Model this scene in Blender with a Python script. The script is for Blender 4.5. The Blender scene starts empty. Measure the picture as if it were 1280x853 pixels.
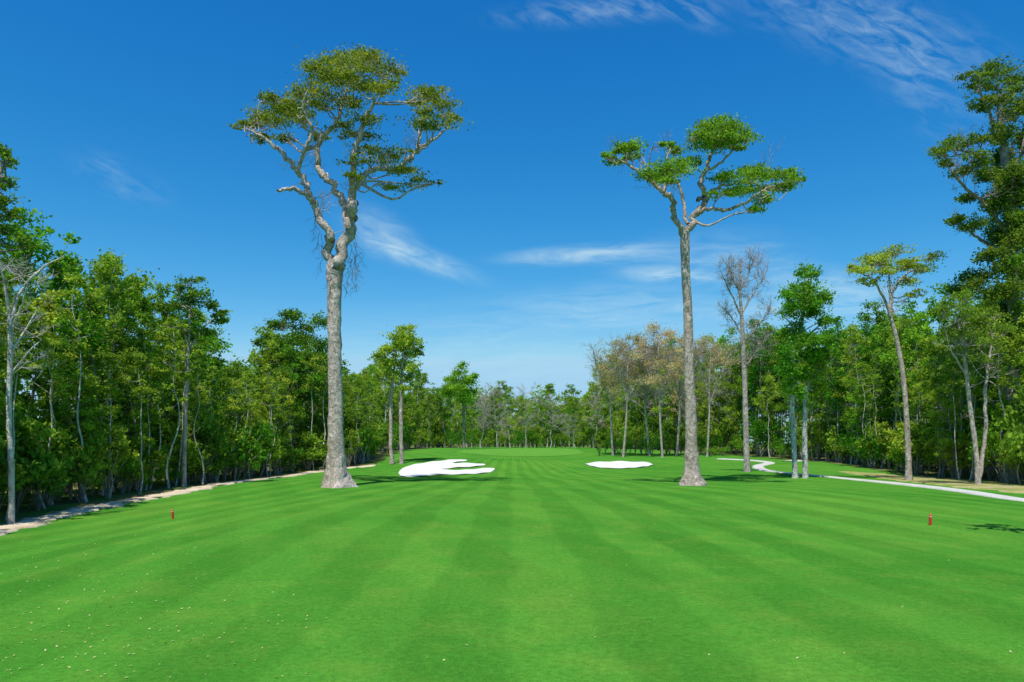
import bpy, math, random
import numpy as np
from mathutils import Vector
random.seed(7)
S = bpy.context.scene
C = S.collection
F, HZ, H = 900.0, 555.0, 3.2

# ------------------------------------------------------------------ terrain
def ss(t):
    t = np.clip(t, 0, 1); return t*t*(3-2*t)
MOUNDS = [(-8.0, 90.0, 12.0, 12.0, 1.05), (15.0, 98.0, 9.0, 8.0, 0.7), (2.0, 140.0, 16.0, 14.0, 0.5), (-3., 36., 10., 18., .52), (17., 46., 8., 13., .36), (24., 68., 7., 9., .38), (-17., 62., 5., 12., .32), (3., 72., 9., 8., -.18), (7., 60., 5., 7., .14)]
def hgt(x, y):
    x = np.asarray(x, float); y = np.asarray(y, float)
    z = 2.0*ss((y-60)/110.0)
    for (a, b, sx, sy, h) in MOUNDS:
        z = z + h*np.exp(-((x-a)/sx)**2-((y-b)/sy)**2)
    z = z - 0.4*ss((-x-9)/9.0)*np.exp(-((y-26)/20.)**2)
    z = z + 0.07*np.sin(x*0.21+0.6)*np.sin(y*0.13+1.0) + 0.06*np.sin(x*0.11-y*0.17)
    return z
_Y = np.concatenate([np.arange(8, 120, .05), np.arange(120, 700, .25)])
def ground_at(px, py):
    X = (px-640)/F*_Y
    d = (H-(py-HZ)/F*_Y) - hgt(X, _Y)
    k = np.where(d <= 0)[0]
    i = k[0] if len(k) else int(np.argmin(np.where(_Y < 260, d, 99)))
    return float(X[i]), float(_Y[i]), float(hgt(X[i], _Y[i]))

# ------------------------------------------------------------------ mesh builder
class MB:
    def __init__(s): s.v=[]; s.f=[]; s.m=[]; s.n=0
    def add(s, v, f, mi=0):
        v=np.asarray(v,float); f=np.asarray(f,int)
        s.v.append(v); s.f.append(f+s.n); s.m.append(np.full(len(f),mi,int)); s.n+=len(v)
    def mesh(s, name, mats, smooth=False):
        v=np.concatenate(s.v); f=np.concatenate(s.f); mi=np.concatenate(s.m)
        me=bpy.data.meshes.new(name)
        me.vertices.add(len(v)); me.vertices.foreach_set('co', v.ravel())
        k=f.shape[1]
        me.loops.add(f.size); me.loops.foreach_set('vertex_index', f.ravel())
        me.polygons.add(len(f)); me.polygons.foreach_set('loop_start', np.arange(0,f.size,k))
        try: me.polygons.foreach_set('loop_total', np.full(len(f),k))
        except Exception: pass
        for m in (mats if isinstance(mats,(list,tuple)) else [mats]): me.materials.append(m)
        me.polygons.foreach_set('material_index', mi)
        me.polygons.foreach_set('use_smooth', np.full(len(f),smooth,bool))
        me.update(calc_edges=True); me.validate()
        return me
    def build(s, name, mats, parent=None, smooth=False):
        return link(name, s.mesh(name,mats,smooth), parent)
def link(name, me, parent=None):
    o=bpy.data.objects.new(name, me); C.objects.link(o)
    if parent: o.parent=parent
    return o
def tag(o,label=None,cat=None,group=None,kind=None):
    if label: o['label']=label
    if cat: o['category']=cat
    if group: o['group']=group
    if kind: o['kind']=kind
    return o
def empty(name, loc, rz=0, scale=(1,1,1)):
    o=bpy.data.objects.new(name,None); C.objects.link(o); o.location=loc; o.rotation_euler=(0,0,rz); o.scale=scale
    o.empty_display_size=.2
    return o

def norm(a): return a/np.maximum(np.linalg.norm(a,axis=-1,keepdims=True),1e-9)
def tube(mb, P, R, n=6, mi=0):
    P=np.asarray(P,float); R=np.asarray(R,float); K=len(P)
    T=np.gradient(P,axis=0); T=norm(T)
    ref=np.array([0.,1.,0.13]); ref=ref if abs(T.mean(0)@norm(ref))<.9 else np.array([1.,0.,0.1])
    A=norm(np.cross(T,ref)); B=np.cross(T,A)
    a=np.linspace(0,2*math.pi,n,endpoint=False)
    if R.ndim==1: R=R[:,None]*np.ones(n)[None]
    v=P[:,None,:]+R[:,:,None]*(np.cos(a)[None,:,None]*A[:,None,:]+np.sin(a)[None,:,None]*B[:,None,:])
    i=np.arange(K-1)[:,None]*n; j=np.arange(n)[None,:]; j2=(j+1)%n
    f=np.stack([i+j,i+j2,i+n+j2,i+n+j],-1).reshape(-1,4)
    mb.add(v.reshape(-1,3),f,mi)
def catmull(P,m=5):
    P=np.asarray(P,float)
    if len(P)<3:
        t=np.linspace(0,1,m+1)[:,None]; return P[0]*(1-t)+P[-1]*t
    Q=np.vstack([2*P[0]-P[1],P,2*P[-1]-P[-2]]); out=[]
    for k in range(len(P)-1):
        p0,p1,p2,p3=Q[k:k+4]
        for t in np.linspace(0,1,m,endpoint=False):
            out.append(.5*((2*p1)+(-p0+p2)*t+(2*p0-5*p1+4*p2-p3)*t*t+(-p0+3*p1-3*p2+p3)*t**3))
    out.append(P[-1]); return np.array(out)
def leaves(mb,rng,cen,L,W,up=.4,mi=0):
    N=len(cen)
    n=norm(rng.normal(size=(N,3))+np.array([0,0,up]))
    t=norm(np.cross(n,rng.normal(size=(N,3)))); b=np.cross(n,t)
    s=rng.uniform(.65,1.35,(N,1)); l=L*s/2; w=W*s/2
    v=np.stack([cen-t*l,cen+b*w+t*l*.15,cen+t*l,cen-b*w+t*l*.15],1).reshape(-1,3)
    mb.add(v,np.arange(4*N).reshape(N,4),mi)
def clump_pts(rng,c,r,n,sub=None):
    """leaf centres grouped in sub-clumps within an ellipsoid; returns points and sub-centres"""
    k=sub or max(4,min(18,n//35))
    d=norm(rng.normal(size=(k,3))); d[:,2]=np.where(d[:,2]<-.3,-d[:,2]*.6,d[:,2])
    sc=c+d*rng.uniform(.3,1.0,(k,1))*r
    w=rng.integers(0,k,n)
    p=sc[w]+rng.normal(size=(n,3))*r*np.array([.26,.26,.25])*rng.uniform(.6,1.35,(k,1))[w]
    return p,sc

# ------------------------------------------------------------------ materials
def nm(name):
    m=bpy.data.materials.new(name); m.use_nodes=True; nt=m.node_tree; nt.nodes.clear()
    o=nt.nodes.new('ShaderNodeOutputMaterial'); return m,nt,o
def node(nt,t,**k):
    n=nt.nodes.new(t)
    for a,b in k.items(): setattr(n,a,b)
    return n
def ramp(nt,fac,stops,interp='LINEAR'):
    r=node(nt,'ShaderNodeValToRGB'); r.color_ramp.interpolation=interp
    e=r.color_ramp.elements
    while len(e)<len(stops): e.new(.5)
    for q,(p,c) in zip(e,stops): q.position=p; q.color=(c[0],c[1],c[2],1) if not isinstance(c,(int,float)) else (c,c,c,1)
    nt.links.new(fac,r.inputs[0]); return r.outputs[0]
def noise(nt,vec,scale,detail=4,rough=.55,dist=0):
    n=node(nt,'ShaderNodeTexNoise'); n.inputs['Scale'].default_value=scale; n.inputs['Detail'].default_value=detail
    n.inputs['Roughness'].default_value=rough; n.inputs['Distortion'].default_value=dist
    if vec is not None: nt.links.new(vec,n.inputs['Vector'])
    return n.outputs['Fac']
def mixc(nt,fac,a,b,mode='MIX'):
    n=node(nt,'ShaderNodeMix',data_type='RGBA',blend_type=mode)
    for s,v in ((n.inputs[0],fac),(n.inputs[6],a),(n.inputs[7],b)):
        if isinstance(v,(int,float)): s.default_value=v
        elif isinstance(v,tuple): s.default_value=(v[0],v[1],v[2],1)
        else: nt.links.new(v,s)
    return n.outputs[2]
def mth(nt,op,a,b=None,clamp=False):
    n=node(nt,'ShaderNodeMath',operation=op); n.use_clamp=clamp
    for s,v in zip(n.inputs,(a,b)):
        if v is None: continue
        if isinstance(v,(int,float)): s.default_value=v
        else: nt.links.new(v,s)
    return n.outputs[0]
def leaf_mat(name,dark,mid,light,accent=None,amt=.5):
    m,nt,o=nm(name); L=nt.links.new
    g=node(nt,'ShaderNodeNewGeometry'); tc=node(nt,'ShaderNodeTexCoord'); oi=node(nt,'ShaderNodeObjectInfo')
    c=ramp(nt,g.outputs['Random Per Island'],[(0,dark),(.5,mid),(1,light)])
    nz=noise(nt,tc.outputs['Object'],.7,1)
    c=mixc(nt,1.0,c,ramp(nt,nz,[(.32,.68),(.68,1.3)]),'MULTIPLY')
    if accent:
        c=mixc(nt,mth(nt,'MULTIPLY',ramp(nt,nz,[(.5,0.),(.66,1.)]),amt),c,accent)
    hs=node(nt,'ShaderNodeHueSaturation'); L(c,hs.inputs['Color'])
    mr=node(nt,'ShaderNodeMapRange'); L(oi.outputs['Random'],mr.inputs[0]); mr.inputs[3].default_value=.478; mr.inputs[4].default_value=.522; L(mr.outputs[0],hs.inputs['Hue'])
    mv=node(nt,'ShaderNodeMapRange'); L(oi.outputs['Random'],mv.inputs[0]); mv.inputs[3].default_value=1.3; mv.inputs[4].default_value=.76; L(mv.outputs[0],hs.inputs['Value'])
    p=node(nt,'ShaderNodeBsdfDiffuse'); L(hs.outputs[0],p.inputs['Color'])
    t=node(nt,'ShaderNodeBsdfTranslucent'); L(mixc(nt,1.0,hs.outputs[0],(1.65,1.55,.75),'MULTIPLY'),t.inputs['Color'])
    mx=node(nt,'ShaderNodeMixShader'); mx.inputs[0].default_value=.42
    L(p.outputs[0],mx.inputs[1]); L(t.outputs[0],mx.inputs[2]); L(mx.outputs[0],o.inputs[0])
    return m
def bark_mat(name,a,b,dark):
    m,nt,o=nm(name); L=nt.links.new
    tc=node(nt,'ShaderNodeTexCoord'); mp=node(nt,'ShaderNodeMapping'); mp.inputs['Scale'].default_value=(1,1,.35); L(tc.outputs['Object'],mp.inputs[0])
    n1=noise(nt,mp.outputs[0],1.1,4,.65); n2=noise(nt,mp.outputs[0],6,4,.75); n3=noise(nt,tc.outputs['Object'],2.6,4,.7)
    c=ramp(nt,n1,[(.3,a),(.7,b)])
    c=mixc(nt,ramp(nt,n2,[(.46,0.),(.64,.8)]),c,dark)
    c=mixc(nt,ramp(nt,n3,[(.5,0.),(.64,.7)]),c,tuple(min(x*1.35,.85) for x in b))
    p=node(nt,'ShaderNodeBsdfDiffuse'); L(c,p.inputs['Color'])
    bu=node(nt,'ShaderNodeBump'); bu.inputs['Strength'].default_value=.9; bu.inputs['Distance'].default_value=.16
    L(mth(nt,'ADD',n2,n3),bu.inputs['Height']); L(bu.outputs[0],p.inputs['Normal']); L(p.outputs[0],o.inputs[0])
    return m
def ground_mat(name,stops,scale,fine=60,bump=.4,bd=.03):
    m,nt,o=nm(name); L=nt.links.new
    tc=node(nt,'ShaderNodeTexCoord')
    n1=noise(nt,tc.outputs['Object'],scale,5,.65); n2=noise(nt,tc.outputs['Object'],fine,3,.7)
    c=ramp(nt,n1,stops); c=mixc(nt,1.0,c,ramp(nt,n2,[(.25,.65),(.75,1.3)]),'MULTIPLY')
    p=node(nt,'ShaderNodeBsdfDiffuse'); L(c,p.inputs['Color'])
    bu=node(nt,'ShaderNodeBump'); bu.inputs['Strength'].default_value=bump; bu.inputs['Distance'].default_value=bd
    L(mth(nt,'ADD',n1,n2),bu.inputs['Height']); L(bu.outputs[0],p.inputs['Normal']); L(p.outputs[0],o.inputs[0])
    return m
def grass_mat():
    m,nt,o=nm('fairway_grass'); L=nt.links.new
    tc=node(nt,'ShaderNodeTexCoord'); ob=tc.outputs['Object']
    big=noise(nt,ob,.09,4,.6,.4); mid=noise(nt,ob,.55,5,.7); fine=noise(nt,ob,9,5,.8); vf=noise(nt,ob,55,2,.8)
    c=ramp(nt,big,[(.3,(.051,.210,.021)),(.5,(.068,.240,.025)),(.7,(.100,.268,.030))])
    c=mixc(nt,ramp(nt,mid,[(.48,0.),(.75,.6)]),c,(.15,.28,.038))
    # mower passes fanning out from the far green towards the tee
    sp=node(nt,'ShaderNodeSeparateXYZ'); L(ob,sp.inputs[0])
    den=mth(nt,'MAXIMUM',mth(nt,'SUBTRACT',125.,sp.outputs[1]),20.)
    wobb=mth(nt,'MULTIPLY',mth(nt,'SUBTRACT',noise(nt,ob,.12,2,.5),.5),.016)
    u=mth(nt,'ADD',mth(nt,'DIVIDE',sp.outputs[0],den),wobb)
    s=mth(nt,'SINE',mth(nt,'MULTIPLY',u,2*math.pi/.030))
    sb=ramp(nt,mth(nt,'ADD',mth(nt,'MULTIPLY',s,.5),.5),[(.38,(.885,.93,.91)),(.62,(1.11,1.06,1.07))])
    c=mixc(nt,1.0,c,sb,'MULTIPLY')
    # older, fainter diagonal passes
    d=mth(nt,'ADD',mth(nt,'ADD',mth(nt,'MULTIPLY',sp.outputs[0],.9),mth(nt,'MULTIPLY',sp.outputs[1],.34)),mth(nt,'MULTIPLY',wobb,30.))
    s2=mth(nt,'SINE',mth(nt,'MULTIPLY',d,1.9))
    c=mixc(nt,1.0,c,ramp(nt,mth(nt,'ADD',mth(nt,'MULTIPLY',s2,.5),.5),[(.35,.965),(.65,1.035)]),'MULTIPLY')
    c=mixc(nt,1.0,c,ramp(nt,fine,[(.3,.74),(.72,1.28)]),'MULTIPLY')
    c=mixc(nt,1.0,c,ramp(nt,vf,[(.25,.62),(.75,1.38)]),'MULTIPLY')
    p=node(nt,'ShaderNodeBsdfDiffuse'); L(c,p.inputs['Color'])
    bu=node(nt,'ShaderNodeBump'); bu.inputs['Strength'].default_value=.55; bu.inputs['Distance'].default_value=.03
    L(mth(nt,'ADD',fine,vf),bu.inputs['Height']); L(bu.outputs[0],p.inputs['Normal']); L(p.outputs[0],o.inputs[0])
    return m
M={}
M['grass']=grass_mat()
M['floor']=ground_mat('leaf_litter',[(.3,(.10,.14,.035)),(.48,(.22,.18,.08)),(.56,(.09,.21,.03)),(.75,(.23,.23,.08))],.5,14)
M['dry']=ground_mat('dry_grass',[(.3,(.14,.23,.04)),(.48,(.32,.31,.10)),(.6,(.44,.38,.20)),(.75,(.16,.25,.04))],.45,16)
M['track']=ground_mat('sandy_track',[(.3,(.46,.35,.21)),(.5,(.64,.52,.36)),(.7,(.70,.60,.45))],.9,18)
M['path']=ground_mat('pale_concrete',[(.3,(.50,.48,.43)),(.7,(.62,.60,.55))],.8,12,.2,.01)
M['sand']=ground_mat('white_sand',[(.3,(.66,.64,.57)),(.7,(.86,.84,.78))],.45,7,.8,.12)
M['green']=ground_mat('putting_green',[(.3,(.095,.28,.034)),(.7,(.125,.315,.042))],.4,20,.1,.01)
M['bark_pale']=bark_mat('pale_bark',(.42,.345,.29),(.57,.495,.435),(.20,.155,.125))
M['bark_hero']=bark_mat('greyish_pink_bark',(.46,.365,.305),(.63,.54,.475),(.20,.15,.115))
M['bark_brown']=bark_mat('warm_brown_grey_bark',(.42,.325,.265),(.57,.48,.41),(.185,.14,.105))
M['bark_grey']=bark_mat('grey_bark',(.24,.21,.17),(.38,.345,.295),(.10,.085,.066))
M['bark_dead']=bark_mat('dead_wood',(.40,.345,.30),(.55,.495,.44),(.22,.18,.15))
M['bark_dark']=bark_mat('dark_bark',(.12,.10,.07),(.21,.175,.13),(.05,.04,.028))
M['bark_white']=bark_mat('white_bark',(.54,.50,.44),(.68,.65,.60),(.24,.20,.165))
M['olive']=leaf_mat('olive_leaf',(.11,.165,.018),(.215,.295,.033),(.37,.43,.056),(.41,.34,.08),.5)
M['bright']=leaf_mat('bright_leaf',(.053,.17,.014),(.12,.315,.025),(.23,.45,.046))
M['hero_bright']=leaf_mat('glossy_green_leaf',(.042,.135,.012),(.096,.25,.021),(.19,.38,.038))
M['forest']=leaf_mat('forest_leaf',(.075,.17,.018),(.172,.32,.034),(.325,.475,.057),(.35,.47,.054),.5)
M['deep']=leaf_mat('deep_leaf',(.053,.135,.018),(.120,.25,.029),(.24,.38,.047))
M['vine']=leaf_mat('dark_vine_leaf',(.045,.105,.014),(.10,.20,.024),(.20,.31,.038),(.25,.27,.05),.4)
M['lime']=leaf_mat('lime_leaf',(.135,.215,.02),(.25,.36,.04),(.40,.50,.068))
M['tan']=leaf_mat('tan_leaf',(.36,.275,.145),(.57,.44,.26),(.69,.56,.35),(.33,.40,.10),.55)

# ------------------------------------------------------------------ ground sheets
def axis(lo,hi,fine_lo,fine_hi,st):
    a=list(np.arange(fine_lo,fine_hi+.01,st)); s=st; x=fine_hi
    while x<hi: s*=1.25; x+=s; a.append(x)
    s=st; x=fine_lo
    while x>lo: s*=1.25; x-=s; a.insert(0,x)
    return np.array(a)
xs=axis(-1500,1500,-60,60,1.0); ys=axis(-60,2500,-10,190,1.0)
def sheet(name,X,Y,off,mat,kind='structure'):
    Z=hgt(X,Y)+off; a,b=X.shape
    mb=MB(); i=np.arange(a-1)[:,None]*b; j=np.arange(b-1)[None]
    f=np.stack([i+j,i+j+1,i+b+j+1,i+b+j],-1).reshape(-1,4)
    mb.add(np.stack([X,Y,Z],-1).reshape(-1,3),f)
    o=mb.build(name,mat,None,True); 
    if kind: o['kind']=kind
    if o.data.polygons[0].normal.z<0: o.data.flip_normals()
    return o
Xg,Yg=np.meshgrid(xs,ys,indexing='ij')
tag(sheet('ground',Xg,Yg,0,M['grass']),'bright green mown fairway grass running from the foreground to the far woods','grass')
G=lambda px,py: ground_at(px,py)[:2]
TRACK=[(-18.6,14),(-19,22)]+[G(*q) for q in [(0,664),(60,648),(120,635),(180,624),(250,611),(330,599),(400,589),(470,582)]]
_T=np.array(TRACK); _T=_T[np.argsort(_T[:,1])]
LE=np.vstack([[(5,-20.2)],[(y,x-1.6) for x,y in _T],[(max(_T[-1,1]+12,125),-23),(180,-24),(230,-20),(300,-14),(420,-14)]])
RE=np.array([(5,33),(42,35.5),(60,38.5),(80,42),(100,44),(120,40),(140,33),(160,26),(200,26),(250,26),(300,22),(420,22)],float)
def le(y): return np.interp(y,LE[:,0],LE[:,1])
def re_(y): return np.interp(y,RE[:,0],RE[:,1])
yy=np.concatenate([np.arange(5,200,.7),np.arange(200,420,4)])
off=np.concatenate([np.arange(0,14,.7),np.geomspace(14,300,16)])
wob=.3*np.sin(yy*.9)+.2*np.sin(yy*2.3+1)
def floor_sheet(name,side,label,mat):
    Yf,O=np.meshgrid(yy,off,indexing='ij')
    e=(le(Yf)+1.3 if side<0 else re_(Yf)-.5)+wob[:,None]*np.exp(-O/3)
    tag(sheet(name,e+side*O,Yf,.035,mat),label,'forest floor')
floor_sheet('forest_floor',-1,'green and brown littered soil under the trees of the left-hand wood',M['floor'])
floor_sheet('forest_floor',1,'green and brown littered soil under the trees of the right-hand wood',M['floor'])
def ribbon(name,P,Wd,offz,mat,label,cat,seed=1,edge=.15):
    rng=np.random.default_rng(seed)
    P=catmull(np.asarray(P,float),14); T=norm(np.gradient(P[:,:2],axis=0)); Nn=np.stack([-T[:,1],T[:,0]],-1)
    K=len(P); w=np.interp(np.linspace(0,1,K),np.linspace(0,1,len(Wd)),Wd)
    e=rng.normal(size=(K,2))*edge
    u=np.array([-.5,-.46,-.25,0,.25,.46,.5])
    X=np.zeros((K,7));Y=np.zeros((K,7))
    for q,a in enumerate(u):
        ww=w*a+(e[:,0] if a<-.3 else e[:,1] if a>.3 else 0)
        X[:,q]=P[:,0]+Nn[:,0]*ww; Y[:,q]=P[:,1]+Nn[:,1]*ww
    Z=hgt(X,Y)+offz; Z[:,0]-=offz+.02; Z[:,-1]-=offz+.02
    mb=MB(); i=np.arange(K-1)[:,None]*7; j=np.arange(6)[None]
    mb.add(np.stack([X,Y,Z],-1).reshape(-1,3),np.stack([i+j,i+j+1,i+7+j+1,i+7+j],-1).reshape(-1,4))
    o=mb.build(name,mat,None,True)
    if o.data.polygons[len(o.data.polygons)//2].normal.z<0: o.data.flip_normals()
    return tag(o,label,cat,None,'structure')
ribbon('dirt_track',TRACK,[2.0,1.5,1.4,1.4,1.5,1.6],.07,M['track'],'pale sandy track along the foot of the left-hand wood','dirt track',3,.24)
ribbon('cart_path',[(29,30),(30,36)]+[G(*q) for q in [(1279,626),(1190,613),(1100,603),(1030,596),(985,592),(955,588),(948,583),(962,579),(940,576),(900,574)]],[1.5,1.25,1.2,1.2,1.4,1.6],.08,M['path'],'pale concrete cart path curving along the right side of the fairway','cart path',4,.02)
ribbon('cart_path',[G(*q) for q in [(985,577),(1010,575.5),(1035,576),(1060,577)]],[2.0,2.0],.08,M['path'],'short far stretch of pale path under the right-hand trees','cart path',5,.02)
ribbon('dry_verge',[(34,24),(34.5,34)]+[G(*q) for q in [(1275,612),(1190,604),(1110,596),(1060,590)]],[5,5,5.5,5,4,2],.055,M['dry'],'strip of dry yellowed grass between cart path and right-hand wood','dry grass',6,.4)

def inpoly(x,y,P):
    r=np.zeros(x.shape,bool); n=len(P)
    for i in range(n):
        x1,y1=P[i]; x2,y2=P[(i+1)%n]
        if y1==y2: continue
        c=((y1>y)!=(y2>y))&(x<(x2-x1)*(y-y1)/(y2-y1)+x1); r^=c
    return r
def patch(name,Pw,mat,label,cat,st=.13,lift=.03,wav=.015):
    Pa=catmull(np.array(Pw+[Pw[0]]),5)[:-1]
    x=np.arange(Pa[:,0].min(),Pa[:,0].max(),st); y=np.arange(Pa[:,1].min(),Pa[:,1].max(),st)
    X,Y=np.meshgrid(x,y,indexing='ij'); ins=inpoly(X+st/2,Y+st/2,Pa)[:-1,:-1]
    b=len(y); i,j=np.where(ins); f=np.stack([i*b+j,(i+1)*b+j,(i+1)*b+j+1,i*b+j+1],-1)
    used=np.unique(f); mp=np.full(X.size,-1); mp[used]=np.arange(len(used))
    xv=X.ravel()[used]; yv=Y.ravel()[used]
    z=hgt(xv,yv)+lift+wav+wav*np.sin(xv*1.9)*np.sin(yv*1.3)
    mb=MB(); mb.add(np.stack([xv,yv,z],-1),mp[f]); o=mb.build(name,mat,None,True)
    tag(o,label,cat,None,'structure')
def bunker(px,label): patch('sand_bunker',[G(*q) for q in px],M['sand'],label,'sand bunker',wav=.05)
bunker([(498,593),(501,588),(511,583.5),(528,579.8),(552,577),(572,575.3),(584,575.6),(580,577.2),(566,579.2),(572,580.2),(590,579.6),(603,580.6),(606,582.4),(590,584.4),(566,585.8),(552,587.4),(556,588.4),(578,588.2),(600,586.4),(616,586.2),(618,588.5),(606,592),(580,593.6),(550,594.2),(525,596.2),(505,596.8)],'white sand bunker with finger-like grass tongues, right of the tallest tree')
bunker([(732,581),(745,578.5),(775,577.5),(805,578.5),(816,581),(808,584),(780,586),(750,585)],'small oval white sand bunker left of the right-hand tall tree')
patch('putting_green',[(-10,128),(-2,121),(7,121),(13,130),(12,146),(3,150),(-8,145)],M['green'],'pale smooth putting green at the far end of the fairway','putting green',.5,.03,0)

# ------------------------------------------------------------------ trees from a drawn skeleton
def twigs(mb,rng,p,d,L,r,depth,mi=0):
    e=p+d*L; m=(p+e)/2+rng.normal(size=3)*L*.09
    tube(mb,[p,m,e],[r,r*.75,r*.5],3,mi)
    if depth<=0: return
    for k in range(3):
        t=rng.uniform(.35,1.0); q=p+(e-p)*t
        dd=norm(d+rng.normal(size=3)*.55+np.array([0,0,.18])); twigs(mb,rng,q,dd,L*rng.uniform(.5,.75),r*.55,depth-1,mi)
def drawn(name,label,base,limbs,clumps,bark,leafm,spread=2.5,leaf=.3,dens=150,seed=1,cat='tree',group=None,depth2=2,twig=0,flare=1.5,vines=None,D=None,crown='crown',fat=1.55,thin=1.0,lthin=1.0,twl=1.0,jag=.3):
    rng=np.random.default_rng(seed)
    gx,gy,gz=ground_at(*base)
    if D: gy=D; gx=(base[0]-640)/F*D; gz=float(hgt(gx,gy))
    D=gy; s=D/F
    def W(px,py,dy): return np.array([(px-640)/F*(D+dy)-gx,dy,H+(HZ-py)/F*(D+dy)-gz])
    root=empty(name,(gx,gy,gz)); tag(root,label,cat,group)
    tb=MB(); skel=[]
    for li,(d0,d1,pts) in enumerate(limbs):
        n=len(pts); A=[]
        for k,(px,py,r) in enumerate(pts):
            dy=d0+(d1-d0)*k/(n-1); A.append(np.append(W(px,py,dy),r*s*thin*(lthin if li else 1)))
        A=np.array(A)
        if li==0: A[0,2]=min(A[0,2],0)-.15
        if li>0 and n>3:
            A[1:-1,:3]+=rng.normal(size=(n-2,3))*np.array([1,1,.7])*A[1:-1,3:4]*jag*2.2
        Q=catmull(A,6)
        if li>0: Q[1:,:3]+=rng.normal(size=(len(Q)-1,3))*Q[1:,3:4]*jag
        R=np.maximum(Q[:,3],.012)
        nn=14 if R.max()>.35 else 8 if R.max()>.1 else 5
        Rm=R[:,None]*np.ones(nn)*(1+.06*rng.normal(size=(len(R),nn)))
        if pts[0][1]>base[1]-6:
            h=np.maximum(Q[:,2],0); a=np.arange(nn)/nn*2*math.pi
            fl=np.exp(-h/(R.max()*1.3))[:,None]*(flare-1)*(1+.6*np.sin(a*4+1)+.3*np.sin(a*7))[None]
            Rm=Rm*(1+fl)
        tube(tb,Q[:,:3],Rm,nn); skel.append(Q)
    SK=np.vstack(skel)
    if twig:
        top=SK[SK[:,3]<np.quantile(SK[:,3],.75)]
        for k in range(twig):
            q=top[rng.integers(len(top))]; d=norm(rng.normal(size=3)*np.array([1,1,.6])+np.array([0,0,.7]))
            twigs(tb,rng,q[:3],d,rng.uniform(.9,1.8)*twl,.028,3)
    lb=MB()
    for (px,py,rx,ry) in clumps:
        ry=ry*fat
        for k in range(depth2):
            dy=rng.uniform(-spread,spread); sc=rng.uniform(.85,1.1) if k==0 else rng.uniform(.5,.9)
            jx,jy=(0,0) if k==0 else rng.normal(size=2)*np.array([rx,ry])*.5
            c=W(px+jx,py+jy,dy); r=np.array([rx*s*1.05,rx*s*.95,ry*s])*sc
            n=int(dens*rx*ry*s*s*math.pi*sc*sc/fat**.5)+12
            p,sub=clump_pts(rng,c,r,n); leaves(lb,rng,p,leaf,leaf*.55,.4)
            dd=np.linalg.norm((SK[:,:3]-c)*np.array([1,1,1.0]),axis=1)+np.where(SK[:,2]>c[2]+.2,3,0)
            q=SK[int(np.argmin(dd))]; a=q[:3]; L=np.linalg.norm(c-a)
            m1=a+(c-a)*.35+np.array([0,0,-.08*L])+rng.normal(size=3)*.08*L; m2=a+(c-a)*.7+rng.normal(size=3)*.07*L
            r0=min(q[3]*.6,.03+.016*L)
            Q=catmull(np.array([a,m1,m2,c-np.array([0,0,r[2]*.3])]),3); tube(tb,Q,np.linspace(r0,.026,len(Q)),5)
            for sp in sub[:8]:
                tube(tb,[m2,(m2+sp)/2+rng.normal(size=3)*.15,sp],[.024,.018,.011],3)
    tb.build('trunk',bark,root,True)
    if clumps: lb.build(crown,leafm,root)
    if vines:
        vb=MB()
        for (px,py0,py1,dy) in vines:
            a=W(px,py0,dy); b=W(px+rng.uniform(-5,5),py1,dy+rng.uniform(-.3,.3))
            t=np.linspace(0,1,9)[:,None]; Q=a*(1-t)+b*t+rng.normal(size=(9,3))*.1; tube(vb,Q,np.full(9,.016),3)
            for k in range(6):
                q=Q[rng.integers(1,8)]; twigs(vb,rng,q,norm(np.array([rng.normal()*.6,rng.normal()*.6,-.8])),rng.uniform(.4,.9),.010,1)
        vb.build('hanging_vines',M['bark_dark'],root,False)
    return root

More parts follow.
